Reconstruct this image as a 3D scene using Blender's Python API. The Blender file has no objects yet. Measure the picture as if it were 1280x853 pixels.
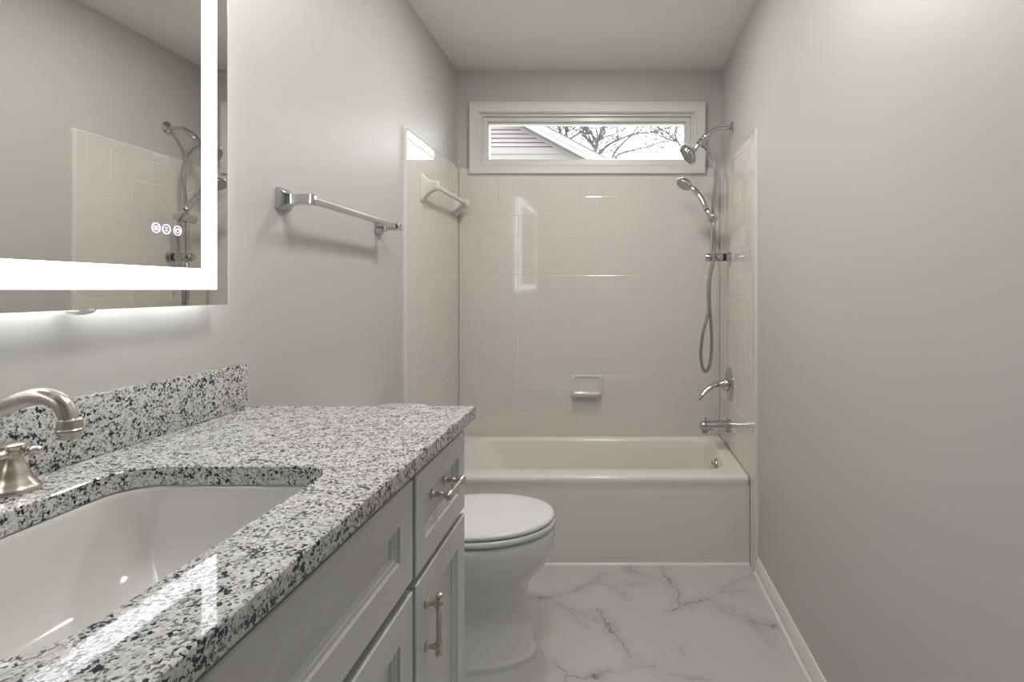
import bpy, bmesh, math, random
from mathutils import Vector, Matrix
random.seed(7)
PI = math.pi
C = bpy.context.scene.collection
SC = bpy.context.scene

# ------------------------------------------------------------------ camera
F = 685.0; VX, VY = 765.0, 362.0; H = 1.234        # focal length in px, vanishing point, eye height
cam_d = bpy.data.cameras.new('camera'); cam = bpy.data.objects.new('camera', cam_d); C.objects.link(cam)
cam.location = (0, 0, H); cam.rotation_euler = (PI/2, 0, 0)
cam_d.sensor_fit = 'HORIZONTAL'; cam_d.sensor_width = 36; cam_d.lens = 36*F/1280
cam_d.shift_x = -(VX-640)/1280; cam_d.shift_y = -(426.5-VY)/1280
cam_d.clip_start = 0.01; cam_d.clip_end = 200
SC.camera = cam

# ------------------------------------------------------------------ light levels
SC.view_settings.view_transform = 'Standard'; SC.view_settings.look = 'None'
SC.view_settings.exposure = 0.24; SC.view_settings.gamma = 1.0; SC.view_settings.use_curve_mapping = False
SKY = 6.0          # overcast white sky
CAN_FILL = 160.0        # added recessed fill light, unseen, brightens the tub end
LAMP_FILL = 35.0        # added unseen ceiling lamp that fills the room with light
BAND = 3.6         # frosted light band in the mirror
HALO = 7.0         # strip behind the mirror
W = bpy.data.worlds.new('sky'); SC.world = W; W.use_nodes = True
bg = W.node_tree.nodes['Background']; bg.inputs[0].default_value = (0.96, 0.97, 1, 1); bg.inputs[1].default_value = SKY

# ------------------------------------------------------------------ room numbers
XL, XR, YB, YF, ZC = -0.893, 0.631, 3.154, -1.35, 2.496
TXL, TXR, TYB = -0.878, 0.618, 3.142        # tile faces
TYL0, TYR0 = 2.345, 2.372                                    # front edge of side tiling
TZ = 1.922                                    # top of tiling

def P(px, py, Y):
    return Vector(((px-VX)*Y/F, Y, H-(py-VY)*Y/F))

# ------------------------------------------------------------------ materials
def mat(name, col, rough=0.5, metal=0.0, spec=0.5, coat=0.0, emit=None, estr=0.0):
    m = bpy.data.materials.new(name); m.use_nodes = True
    b = m.node_tree.nodes['Principled BSDF']
    b.inputs['Base Color'].default_value = (*col, 1); b.inputs['Roughness'].default_value = rough
    b.inputs['Metallic'].default_value = metal; b.inputs['Specular IOR Level'].default_value = spec
    b.inputs['Coat Weight'].default_value = coat; b.inputs['Coat Roughness'].default_value = 0.03
    if emit:
        b.inputs['Emission Color'].default_value = (*emit, 1); b.inputs['Emission Strength'].default_value = estr
    return m

def bump(m, scale, strength, dist=0.001, detail=2):
    nt = m.node_tree; b = nt.nodes['Principled BSDF']
    tc = nt.nodes.new('ShaderNodeTexCoord'); n = nt.nodes.new('ShaderNodeTexNoise'); bp = nt.nodes.new('ShaderNodeBump')
    n.inputs['Scale'].default_value = scale; n.inputs['Detail'].default_value = detail
    bp.inputs['Strength'].default_value = strength; bp.inputs['Distance'].default_value = dist
    nt.links.new(tc.outputs['Object'], n.inputs['Vector']); nt.links.new(n.outputs['Fac'], bp.inputs['Height'])
    nt.links.new(bp.outputs['Normal'], b.inputs['Normal'])
    return m

M = {}
M['paint'] = bump(mat('wall_paint', (0.545, 0.535, 0.515), 0.42, spec=0.35), 220, 0.12, 0.0006)
M['ceiling'] = mat('ceiling_paint', (0.84, 0.825, 0.80), 0.8, spec=0.2)
M['trim'] = mat('trim_paint', (0.76, 0.75, 0.72), 0.3)
M['casing'] = mat('casing_paint', (0.72, 0.71, 0.68), 0.5)
M['vinyl'] = mat('white_vinyl', (0.72, 0.71, 0.69), 0.3)
M['tile'] = mat('biscuit_tile', (0.70, 0.672, 0.63), 0.06, spec=0.8)
M['grout'] = mat('pale_grout', (0.72, 0.695, 0.65), 0.8)
M['ceramic'] = mat('glazed_ceramic', (0.70, 0.68, 0.64), 0.10)
M['tub'] = mat('biscuit_enamel', (0.78, 0.755, 0.705), 0.16)
M['china'] = mat('white_china', (0.80, 0.80, 0.80), 0.09)
M['basin'] = mat('basin_china', (0.70, 0.69, 0.67), 0.07)
M['lid'] = mat('seat_plastic', (0.76, 0.765, 0.77), 0.16)
M['gap'] = mat('painted_gap_shade', (0.05, 0.05, 0.05), 0.8)  # near-black colour standing for shade under seat and lid
M['chrome'] = mat('chrome', (0.56, 0.56, 0.57), 0.06, 1.0)
M['hose'] = mat('hose_metal', (0.42, 0.41, 0.40), 0.28, 1.0)
M['darkchrome'] = mat('dark_rubber', (0.04, 0.04, 0.045), 0.35)
M['nickel'] = mat('brushed_nickel', (0.60, 0.56, 0.50), 0.26, 1.0)
M['cab'] = mat('grey_cabinet_paint', (0.60, 0.60, 0.605), 0.34)
M['cabin'] = mat('cabinet_gap_painted_shade', (0.16, 0.16, 0.165), 0.7)
M['mirror'] = mat('mirror_glass', (0.83, 0.83, 0.81), 0.0, 1.0)
M['edge'] = mat('glass_edge', (0.75, 0.78, 0.78), 0.15, 0.6)
M['housing'] = mat('mirror_housing', (0.6, 0.6, 0.6), 0.5)
M['band'] = mat('frosted_band', (0.9, 0.9, 0.9), 0.4, emit=(0.95, 0.96, 1.0), estr=BAND)
M['halo'] = mat('led_strip', (0.9, 0.9, 0.9), 0.4, emit=(0.96, 0.97, 1.0), estr=HALO)
M['icon'] = mat('lit_icon', (0.5, 0.5, 0.6), 0.4, emit=(0.80, 0.80, 1.0), estr=0.95)
M['lamp'] = mat('fill_lamp_diffuser', (0.9, 0.9, 0.9), 0.5, emit=(1.0, 0.975, 0.94), estr=LAMP_FILL)
M['can_fill'] = mat('recessed_fill_lamp', (0.9, 0.9, 0.9), 0.5, emit=(1.0, 0.97, 0.93), estr=CAN_FILL)
M['white'] = mat('white_plastic', (0.8, 0.8, 0.79), 0.3)
M['siding'] = mat('vinyl_siding', (0.19, 0.172, 0.178), 0.6)
M['frieze'] = mat('frieze_board', (0.165, 0.156, 0.147), 0.6)
M['rake'] = mat('white_rake_board', (0.22, 0.217, 0.222), 0.5)
M['shingle'] = bump(mat('roof_shingles', (0.08, 0.075, 0.075), 0.9), 30, 0.4, 0.02)
M['bark'] = bump(mat('grey_bark', (0.10, 0.094, 0.097), 0.9), 25, 0.5, 0.02)
M['ground'] = mat('winter_lawn', (0.30, 0.29, 0.26), 0.95)
M['doorpaint'] = mat('door_paint', (0.68, 0.67, 0.64), 0.35)

def glass():
    m = bpy.data.materials.new('window_glass'); m.use_nodes = True; nt = m.node_tree
    nt.nodes.remove(nt.nodes['Principled BSDF']); out = nt.nodes['Material Output']
    t = nt.nodes.new('ShaderNodeBsdfTransparent'); g = nt.nodes.new('ShaderNodeBsdfGlossy'); g.inputs['Roughness'].default_value = 0
    t.inputs[0].default_value = (0.97, 0.98, 0.98, 1)
    f = nt.nodes.new('ShaderNodeFresnel'); f.inputs[0].default_value = 1.45; mx = nt.nodes.new('ShaderNodeMixShader')
    nt.links.new(f.outputs[0], mx.inputs[0]); nt.links.new(t.outputs[0], mx.inputs[1]); nt.links.new(g.outputs[0], mx.inputs[2])
    nt.links.new(mx.outputs[0], out.inputs[0]); return m
M['glass'] = glass()

def granite():
    m = mat('speckled_granite', (0.6, 0.6, 0.6), 0.03, spec=0.30)
    nt = m.node_tree; N = nt.nodes.new; L = nt.links.new; b = nt.nodes['Principled BSDF']
    tc = N('ShaderNodeTexCoord')
    nz = N('ShaderNodeTexNoise'); nz.inputs['Scale'].default_value = 190; nz.inputs['Detail'].default_value = 2
    L(tc.outputs['Object'], nz.inputs['Vector'])
    sb = N('ShaderNodeVectorMath'); sb.operation = 'SUBTRACT'; sb.inputs[1].default_value = (.5, .5, .5); L(nz.outputs['Color'], sb.inputs[0])
    sc = N('ShaderNodeVectorMath'); sc.operation = 'SCALE'; sc.inputs['Scale'].default_value = 0.008; L(sb.outputs[0], sc.inputs[0])
    ad = N('ShaderNodeVectorMath'); ad.operation = 'ADD'; L(tc.outputs['Object'], ad.inputs[0]); L(sc.outputs[0], ad.inputs[1])
    def vor(scale):
        v = N('ShaderNodeTexVoronoi'); v.inputs['Scale'].default_value = scale; L(ad.outputs[0], v.inputs['Vector'])
        s = N('ShaderNodeSeparateColor'); L(v.outputs['Color'], s.inputs[0]); return s
    # background crystals, white to pale grey
    s1 = vor(340); r1 = N('ShaderNodeValToRGB'); L(s1.outputs[0], r1.inputs[0])
    e = r1.color_ramp.elements; e[0].position = 0; e[0].color = (.34, .34, .345, 1); e[1].position = 1; e[1].color = (.74, .735, .72, 1)
    x = r1.color_ramp.elements.new(.35); x.color = (.56, .555, .55, 1)
    # mid grey grains
    s2 = vor(330); r2 = N('ShaderNodeValToRGB'); r2.color_ramp.interpolation = 'CONSTANT'; L(s2.outputs[1], r2.inputs[0])
    e = r2.color_ramp.elements; e[0].position = 0; e[0].color = (1, 1, 1, 1); e[1].position = .17; e[1].color = (0, 0, 0, 1)
    mx2 = N('ShaderNodeMix'); mx2.data_type = 'RGBA'; L(r2.outputs[0], mx2.inputs['Factor']); L(r1.outputs[0], mx2.inputs['A']); mx2.inputs['B'].default_value = (.17, .172, .18, 1)
    # black flecks, clustered
    s3 = vor(250)
    n3 = N('ShaderNodeTexNoise'); n3.inputs['Scale'].default_value = 38; n3.inputs['Detail'].default_value = 3; L(tc.outputs['Object'], n3.inputs['Vector'])
    ma = N('ShaderNodeMath'); ma.operation = 'MULTIPLY_ADD'; L(n3.outputs['Fac'], ma.inputs[0]); ma.inputs[1].default_value = 1.5; ma.inputs[2].default_value = -.60
    lt = N('ShaderNodeMath'); lt.operation = 'LESS_THAN'; L(s3.outputs[2], lt.inputs[0]); L(ma.outputs[0], lt.inputs[1])
    mx3 = N('ShaderNodeMix'); mx3.data_type = 'RGBA'; L(lt.outputs[0], mx3.inputs['Factor']); L(mx2.outputs['Result'], mx3.inputs['A']); mx3.inputs['B'].default_value = (.030, .031, .038, 1)
    L(mx3.outputs['Result'], b.inputs['Base Color'])
    return m
M['granite'] = granite()

def marble_floor():
    m = mat('marble_look_floor_tile', (0.55, 0.54, 0.53), 0.22)
    nt = m.node_tree; N = nt.nodes.new; L = nt.links.new; b = nt.nodes['Principled BSDF']
    tc = N('ShaderNodeTexCoord')
    def vm(op, a=None, b_=None, s=None):
        n = N('ShaderNodeVectorMath'); n.operation = op
        for i, v in enumerate((a, b_)):
            if v is None: continue
            if isinstance(v, (tuple, Vector)): n.inputs[i].default_value = tuple(v)
            else: L(v, n.inputs[i])
        if s is not None:
            if isinstance(s, float): n.inputs['Scale'].default_value = s
            else: L(s, n.inputs['Scale'])
        return n
    def mth(op, a, b_=None, c=None, clamp=False):
        n = N('ShaderNodeMath'); n.operation = op; n.use_clamp = clamp
        for i, v in enumerate((a, b_, c)):
            if v is None: continue
            if isinstance(v, (int, float)): n.inputs[i].default_value = v
            else: L(v, n.inputs[i])
        return n.outputs[0]
    def noise(scale, detail, vec=None):
        n = N('ShaderNodeTexNoise'); n.inputs['Scale'].default_value = scale; n.inputs['Detail'].default_value = detail
        L(vec or tc.outputs['Object'], n.inputs['Vector']); return n
    n1 = noise(16, 5); n1b = noise(70, 3)
    w1 = vm('SCALE', vm('SUBTRACT', n1.outputs['Color'], (.5, .5, .5)).outputs[0], s=0.085)
    w2 = vm('SCALE', vm('SUBTRACT', n1b.outputs['Color'], (.5, .5, .5)).outputs[0], s=0.020)
    wp = vm('ADD', vm('ADD', tc.outputs['Object'], w1.outputs[0]).outputs[0], w2.outputs[0])
    wp = vm('MULTIPLY', wp.outputs[0], (1, 1, 0)).outputs[0]
    def fl(cx, cy):                      # a point of the floor seen in the photograph
        px, py = 640+cx/3.048, 660+cy/3.048
        Y = H*F/(py-VY); return Vector(((px-VX)*Y/F, Y, 0))
    strong = [[(575,150),(580,180),(610,215),(635,250),(640,290)], [(590,320),(640,298),(690,280),(720,272)],
              [(330,310),(375,385),(415,440),(450,490)], [(80,270),(120,265)], [(920,350),(1010,382)],
              [(150,515),(200,550),(210,600)], [(210,560),(260,565),(320,562)], [(440,145),(450,165)]]
    soft = [[(720,272),(780,262)], [(740,275),(830,310),(920,350)], [(800,245),(850,205),(910,185)], [(790,245),(905,240)],
            [(760,300),(860,335),(930,375),(985,440)], [(120,265),(190,260),(250,235),(350,180)], [(210,245),(320,205),(380,220),(435,270)],
            [(140,270),(230,310),(330,355),(375,385)], [(450,165),(530,190)], [(320,562),(400,540),(480,525),(560,535)],
            [(590,565),(680,570),(740,578)], [(180,290),(260,355),(300,385)], [(440,215),(520,210)], [(645,460),(655,485)]]
    def seg(a, b_):
        ba = b_-a; pa = vm('SUBTRACT', wp, a).outputs[0]
        d = N('ShaderNodeVectorMath'); d.operation = 'DOT_PRODUCT'; L(pa, d.inputs[0]); d.inputs[1].default_value = tuple(ba/ba.dot(ba))
        h = mth('ADD', d.outputs['Value'], 0, clamp=True)
        s = vm('SCALE', tuple(ba), s=h).outputs[0]
        r = vm('DISTANCE', pa, s); return r.outputs['Value']
    def field(lines):
        cur = None
        for ln in lines:
            pts = [fl(*p) for p in ln]
            for a, b_ in zip(pts, pts[1:]):
                d = seg(a, b_); cur = d if cur is None else mth('MINIMUM', cur, d)
        return cur
    ds = field(strong); dw = field(soft)
    n2 = noise(28, 4); n2v = n2.outputs['Fac']
    k1 = mth('SUBTRACT', 1.0, mth('DIVIDE', ds, mth('MULTIPLY_ADD', n2v, .016, -.0035), clamp=True), clamp=True)
    k1w = mth('SUBTRACT', 1.0, mth('DIVIDE', ds, .045, clamp=True), clamp=True)
    k2 = mth('SUBTRACT', 1.0, mth('DIVIDE', dw, mth('MULTIPLY_ADD', n2v, .012, -.002), clamp=True), clamp=True)
    k2w = mth('SUBTRACT', 1.0, mth('DIVIDE', dw, .05, clamp=True), clamp=True)
    cloud = mth('MULTIPLY', noise(9, 6).outputs['Fac'], 1.0)
    # faint veins over the whole floor
    rid = noise(3.2, 8, vm('ADD', tc.outputs['Object'], (3.1, 1.7, 0)).outputs[0])
    rv = mth('SUBTRACT', 1.0, mth('DIVIDE', mth('ABSOLUTE', mth('SUBTRACT', rid.outputs['Fac'], .5)), .010, clamp=True), clamp=True)
    tot = mth('ADD', mth('ADD', mth('MULTIPLY', k1, .50), mth('MULTIPLY', k2, .26)),
              mth('MULTIPLY', mth('ADD', mth('MULTIPLY', k1w, .34), mth('ADD', mth('MULTIPLY', k2w, .26), mth('MULTIPLY', rv, .06))), cloud), clamp=True)
    # grout seams
    sep = N('ShaderNodeSeparateXYZ'); L(tc.outputs['Object'], sep.inputs[0])
    def seam(o, off):
        f_ = mth('PINGPONG', mth('SUBTRACT', o, off), .305)   # 0 at a seam
        return mth('LESS_THAN', f_, .0013)
    sm = mth('MAXIMUM', seam(sep.outputs[0], .175), seam(sep.outputs[1], 1.846))
    mx = N('ShaderNodeMix'); mx.data_type = 'RGBA'; L(tot, mx.inputs['Factor']); mx.inputs['A'].default_value = (.53, .525, .515, 1); mx.inputs['B'].default_value = (.15, .145, .14, 1)
    mg = N('ShaderNodeMix'); mg.data_type = 'RGBA'; L(sm, mg.inputs['Factor']); L(mx.outputs['Result'], mg.inputs['A']); mg.inputs['B'].default_value = (.50, .495, .485, 1)
    L(mg.outputs['Result'], b.inputs['Base Color'])
    return m
M['floor'] = marble_floor()

# ------------------------------------------------------------------ mesh helpers
def spline(pts, n=8):
    """points on a Catmull-Rom curve through pts (any dimension)"""
    pts = [Vector(p) for p in pts]; out = []
    for i in range(len(pts)-1):
        p0 = pts[max(i-1, 0)]; p1 = pts[i]; p2 = pts[i+1]; p3 = pts[min(i+2, len(pts)-1)]
        for k in range(n):
            t = k/n
            out.append(.5*((2*p1)+(p2-p0)*t+(2*p0-5*p1+4*p2-p3)*t*t+(3*p1-p0-3*p2+p3)*t**3))
    out.append(pts[-1]); return out

def frame_z(d):
    d = Vector(d).normalized(); q = Vector((0, 0, 1)).rotation_difference(d); return q.to_matrix().to_4x4()

class MB:
    def __init__(s): s.v = []; s.f = []
    def add(s, vs, fs, T=None):
        o = len(s.v); s.v += [tuple(T @ Vector(v)) if T is not None else tuple(v) for v in vs]
        s.f += [tuple(i+o for i in f) for f in fs]; return s
    def box(s, lo, hi, bev=0.0, seg=2, T=None):
        bm = bmesh.new(); bmesh.ops.create_cube(bm, size=1)
        for v in bm.verts:
            v.co = Vector([(lo[i]+hi[i])/2+v.co[i]*(hi[i]-lo[i]) for i in range(3)])
        if bev > 0: bmesh.ops.bevel(bm, geom=bm.edges[:], offset=bev, segments=seg, profile=.5, affect='EDGES')
        bm.verts.index_update(); s.add([v.co.copy() for v in bm.verts], [[v.index for v in f.verts] for f in bm.faces], T); bm.free(); return s
    def rings(s, rings, caps=(True, True), closed=False, T=None):
        n = len(rings[0]); vs = [v for r in rings for v in r]; fs = []
        R = len(rings)
        for i in range(R if closed else R-1):
            j = (i+1) % R
            for k in range(n):
                l = (k+1) % n; fs.append((i*n+k, i*n+l, j*n+l, j*n+k))
        if not closed:
            if caps[0]: fs.append(tuple(range(n))[::-1])
            if caps[1]: fs.append(tuple((R-1)*n+k for k in range(n)))
        return s.add(vs, fs, T)
    def lathe(s, prof, loc=(0, 0, 0), axis=(0, 0, 1), n=32, caps=(True, True), T=None):
        A = Matrix.Translation(loc) @ frame_z(axis)
        if T is not None: A = T @ A
        return s.rings([[(r*math.cos(2*PI*k/n), r*math.sin(2*PI*k/n), z) for k in range(n)] for r, z in prof], caps, T=A)
    def tube(s, pts, r, n=12, caps=True, flat=None):
        pts = [Vector(p) for p in pts]; m = len(pts)
        rr = r if isinstance(r, (list, tuple)) else [r]*m
        if len(rr) != m: rr = [rr[0]+(rr[-1]-rr[0])*i/(m-1) for i in range(m)]
        t = [(pts[min(i+1, m-1)]-pts[max(i-1, 0)]).normalized() for i in range(m)]
        u = t[0].orthogonal().normalized() if flat is None else (Vector(flat)-t[0]*Vector(flat).dot(t[0])).normalized()
        rs = []
        for i in range(m):
            u = (u-t[i]*u.dot(t[i])).normalized(); w = t[i].cross(u)
            a, b = rr[i] if isinstance(rr[i], tuple) else (rr[i], rr[i])
            rs.append([pts[i]+u*a*math.cos(2*PI*k/n)+w*b*math.sin(2*PI*k/n) for k in range(n)])
        return s.rings(rs, (caps, caps))
    def sphere(s, c, r, n=16, sx=1, sy=1, sz=1):
        return s.lathe([(r*math.sin(PI*k/n), -r*math.cos(PI*k/n)) for k in range(1, n)], (0, 0, 0), n=n*2, T=Matrix.Translation(c) @ Matrix.Diagonal((sx, sy, sz, 1)))
    def prism(s, poly, a, b, axis):
        """poly: 2-D outline, extruded from a to b along axis ('x','y','z')"""
        def pt(p, q): return {'x': (q, p[0], p[1]), 'y': (p[0], q, p[1]), 'z': (p[0], p[1], q)}[axis]
        return s.rings([[pt(p, a) for p in poly], [pt(p, b) for p in poly]])
    def build(s, name, m, parent=None, smooth=True, ang=38):
        me = bpy.data.meshes.new(name); me.from_pydata(s.v, [], s.f)
        bm = bmesh.new(); bm.from_mesh(me)
        bmesh.ops.recalc_face_normals(bm, faces=bm.faces[:])
        if smooth:
            for f in bm.faces: f.smooth = True
            for e in bm.edges:
                if len(e.link_faces) == 2 and e.calc_face_angle(0) > math.radians(ang): e.smooth = False
        bm.to_mesh(me); bm.free()
        me.materials.append(m); o = bpy.data.objects.new(name, me); C.objects.link(o)
        if parent is not None:
            o.parent = parent; o.matrix_parent_inverse = Matrix.Translation(-parent.location)
        return o

def tag(o, label, cat, group=None):
    o['label'] = label; o['category'] = cat
    if group: o['group'] = group
    return o
def thing(name, loc, label, cat, group=None):
    o = bpy.data.objects.new(name, None); C.objects.link(o); o.location = loc; o.empty_display_size = .05
    return tag(o, label, cat, group)
def struct(o): o['kind'] = 'structure'; return o

def rrect(x0, x1, y0, y1, r, n=8):
    """rounded rectangle outline"""
    out = []
    for cx, cy, a0 in ((x1-r, y1-r, 0), (x0+r, y1-r, PI/2), (x0+r, y0+r, PI), (x1-r, y0+r, 1.5*PI)):
        for k in range(n+1):
            a = a0+PI/2*k/n; out.append((cx+r*math.cos(a), cy+r*math.sin(a)))
    return out

# ------------------------------------------------------------------ room shell
WX0, WX1, WZ0, WZ1 = P(590, 0, 3.154).x, P(878, 0, 3.154).x, 1.93, 2.275      # rough opening of the window
struct(MB().box((XL-.15, YF-.15, -.12), (XR+.15, YB+.15, 0)).build('floor', M['floor'], smooth=False))
struct(MB().box((XL-.15, YF-.15, ZC), (XR+.15, YB+.15, ZC+.12)).build('ceiling', M['ceiling'], smooth=False))
wl = struct(MB().box((XL-.15, YF-.15, 0), (XL, YB+.15, ZC)).build('wall_left', M['paint'], smooth=False))
wr = struct(MB().box((XR, YF-.15, 0), (XR+.15, YB+.15, ZC)).build('wall_right', M['paint'], smooth=False))
mb = MB()
mb.box((XL, YB, 0), (XR, YB+.15, WZ0)).box((XL, YB, WZ1), (XR, YB+.15, ZC)).box((XL, YB, WZ0), (WX0, YB+.15, WZ1)).box((WX1, YB, WZ0), (XR, YB+.15, WZ1))
wb = struct(mb.build('wall_back', M['paint'], smooth=False))
mb = MB(); DX0, DX1, DZ = -.30, .46, 2.03
mb.box((XL, YF-.15, 0), (DX0, YF, ZC)).box((DX1, YF-.15, 0), (XR, YF, ZC)).box((DX0, YF-.15, DZ), (DX1, YF, ZC))
struct(mb.build('wall_front', M['paint'], smooth=False))
def panel_face(mb, y0, y1, z0, z1, x, t, steps, sx=1):
    """a slab whose face (towards +x*sx) steps inwards; steps: list of (inset, depth)"""
    rs = [[(x-t*sx, y0, z0), (x-t*sx, y1, z0), (x-t*sx, y1, z1), (x-t*sx, y0, z1)]]
    for i, d in steps:
        rs.append([(x-d*sx, y0+i, z0+i), (x-d*sx, y1-i, z0+i), (x-d*sx, y1-i, z1-i), (x-d*sx, y0+i, z1-i)])
    return mb.rings(rs)
# the closed door behind the viewer
mb = MB().box((DX0+.003, YF-.10, .01), (DX1-.003, YF-.06, DZ-.004), .002)
d1 = struct(mb.build('door_1', M['doorpaint']))
mb = MB()
for a, b_ in ((.2, .95), (1.12, 1.85)):
    T = Matrix.Rotation(PI/2, 4, 'Z')
    mb2 = MB(); panel_face(mb2, -DX1+.13, -DX0-.13, a, b_, YF-.055, .004, [(0, 0), (.02, .004), (.03, .001)])
    mb.add([(-v[1], v[0], v[2]) for v in mb2.v], mb2.f)
mb.build('door_panel', M['doorpaint'], d1)
MB().lathe([(.03, 0), (.03, .006), (.011, .008), (.011, .04), (.026, .046), (.030, .058), (.022, .07), (.004, .073)], (DX0+.07, YF-.06, .95), (0, 1, 0)).build('door_knob', M['nickel'], d1)
mb = MB()
mb.box((DX0-.06, YF, 0), (DX0, YF+.015, DZ+.06), .003).box((DX1, YF, 0), (DX1+.06, YF+.015, DZ+.06), .003).box((DX0, YF, DZ), (DX1, YF+.015, DZ+.06), .003)
struct(mb.build('trim_1', M['trim']))

# baseboard along the right wall
def base_prof(xw, sx):
    p = [(0, 0), (.023, 0), (.0225, .012), (.019, .019), (.0135, .022), (.0135, .058), (.011, .062), (.011, .066), (.006, .074), (.0045, .079), (0, .080)]
    return [(xw+sx*a, z) for a, z in p]
struct(MB().prism(base_prof(XR, -1), YF+.001, TYR0-.012, 'y').build('baseboard_right', M['trim']))
struct(MB().prism(base_prof(XL, 1), 1.37, TYL0-.012, 'y').build('baseboard_left', M['trim']))
struct(MB().prism(base_prof(XL, 1), YF+.001, -.07, 'y').build('baseboard_left.001', M['trim']))

# ------------------------------------------------------------------ glazed wall tiling
TS = .1133
def tiles(cells, org, U, V, Nn):
    """one mesh of pillowed glazed tiles; cells (u0,u1,v0,v1)"""
    mb = MB(); org, U, V, Nn = map(Vector, (org, U, V, Nn))
    for u0, u1, v0, v1 in cells:
        if u1-u0 < .006 or v1-v0 < .006: continue
        ta, tb = random.gauss(0, .0007), random.gauss(0, .0007)
        rs = []
        for ins, h in ((.0009, -.004), (.0010, -.0013), (.0018, -.0004), (.0034, 0)):
            r = []
            for u, v in ((u0+ins, v0+ins), (u1-ins, v0+ins), (u1-ins, v1-ins), (u0+ins, v1-ins)):
                hh = h+((u-(u0+u1)/2)*ta+(v-(v0+v1)/2)*tb if h > -.002 else 0)
                r.append(org+U*u+V*v+Nn*hh)
            rs.append(r)
        mb.rings(rs, (False, True))
    return mb
vs = [TZ, TZ-.040]
while vs[-1]-TS > 0: vs.append(vs[-1]-TS)
vs.append(0)
vb = [TZ, TZ-.040]
while vb[-1]-.152 > 0: vb.append(vb[-1]-.152)
vb.append(0)
def side(nm_parent, x, sgn, TY0):
    cells = []
    u = [TY0, TY0+.050]
    while u[-1]+TS < TYB+.002: u.append(u[-1]+TS)
    if TYB-u[-1] > .01: u.append(TYB)
    else: u[-1] = TYB
    for a, b_ in zip(vb, vb[1:]): cells.append((u[0], u[1], b_, a))
    for ua, ub in zip(u[1:], u[2:]):
        for a, b_ in zip(vs, vs[1:]): cells.append((ua, ub, b_, a))
    tiles(cells, (x, 0, 0), (0, 1, 0), (0, 0, 1), (sgn, 0, 0)).build('tile_panel', M['tile'], nm_parent, smooth=False)
    xw = XL if sgn > 0 else XR
    lo, hi = sorted((xw, x-sgn*.0012))
    MB().box((lo, TY0, 0), (hi, TYB, TZ)).build('grout_bed', M['grout'], nm_parent, smooth=False)
    # rounded outer edge, up the front and along the top
    t = abs(x-xw); q = [(0, 0)]+[(math.sin(PI/2*k/6), math.cos(PI/2*k/6)) for k in range(7)]
    mb = MB()
    mb.rings([[(xw+sgn*t*b_, TY0-t*a, z) for a, b_ in q] for z in (0, TZ)])
    mb.rings([[(xw+sgn*t*b_, y, TZ+t*a) for a, b_ in q] for y in (TY0, TYB)])
    mb.sphere((xw, TY0, TZ), t*.995, 10)
    mb.build('bullnose_edge', M['tile'], nm_parent, ang=50)
side(wl, TXL, 1, TYL0); side(wr, TXR, -1, TYR0)
u = [TXL]
while u[-1]+TS < TXR: u.append(u[-1]+TS)
u.append(TXR)
cells = [(ua, ub, b_, a) for ua, ub in zip(u, u[1:]) for a, b_ in zip(vs, vs[1:])]
tiles(cells, (0, TYB, 0), (1, 0, 0), (0, 0, 1), (0, -1, 0)).build('tile_panel', M['tile'], wb, smooth=False)
MB().box((TXL, TYB+.0012, 0), (TXR, YB, TZ)).build('grout_bed', M['grout'], wb, smooth=False)
MB().rings([[(x, YB-.012*b_, TZ+.012*a) for a, b_ in [(0, 0)]+[(math.sin(PI/2*k/6), math.cos(PI/2*k/6)) for k in range(7)]] for x in (TXL, TXR)]).build('bullnose_edge', M['tile'], wb, ang=50)

# ------------------------------------------------------------------ window
def frame_ring(mb, outer, inner, y0, y1, bev=0):
    """picture-frame ring between two rectangles (x0,x1,z0,z1), faces y0 (front) .. y1 (back)"""
    def r(q, y): return [(q[0], y, q[2]), (q[1], y, q[2]), (q[1], y, q[3]), (q[0], y, q[3])]
    def g(q, d): return (q[0]+d, q[1]-d, q[2]+d, q[3]-d)
    return mb.rings([r(outer, y1), r(outer, y0+bev), r(g(outer, bev), y0), r(g(inner, -bev), y0), r(inner, y0+bev), r(inner, y1)], closed=True)
YC = 3.128
w1 = struct(bpy.data.objects.new('window_1', None)); C.objects.link(w1); w1.location = (-.14, 3.15, 1.9)
def pxr(x0, x1, y0, y1, Y): return (P(x0, 0, Y).x, P(x1, 0, Y).x, P(0, y1, Y).z, P(0, y0, Y).z)
mb = MB(); co = pxr(586.5, 882, 127.5, 217, YC); ci = pxr(598.5, 869, 140, 205.5, YC)
frame_ring(mb, co, ci, YC, YB-.0005, .002)
frame_ring(mb, co, (co[0]+.012, co[1]-.012, co[2]+.012, co[3]-.012), YC-.004, YC+.001, .002)
frame_ring(mb, (ci[0]-.008, ci[1]+.008, ci[2]-.008, ci[3]+.008), ci, YC-.003, YC+.001, .0015)
mb.build('window_casing', M['casing'], w1)
mb = MB(); gi = pxr(611.5, 855, 155.5, 200, 3.20)
fo = (WX0, WX1, WZ0, WZ1)
frame_ring(mb, (ci[0]-.002, ci[1]+.002, ci[2]-.002, ci[3]+.002), (ci[0]+.004, ci[1]-.004, ci[2]+.004, ci[3]-.004), YC+.006, YB+.149, .001)
fi = (ci[0]+.004, ci[1]-.004, ci[2]+.004, ci[3]-.004)
s1_ = [(fi[i]*.72+gi[i]*.28) for i in range(4)]
s2_ = [(fi[i]*.15+gi[i]*.85) for i in range(4)]
frame_ring(mb, fi, s1_, 3.150, 3.235, .001)
frame_ring(mb, s1_, s2_, 3.168, 3.240, .002)
frame_ring(mb, s2_, gi, 3.185, 3.240, .002)
mb.build('window_frame', M['vinyl'], w1)
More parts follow.
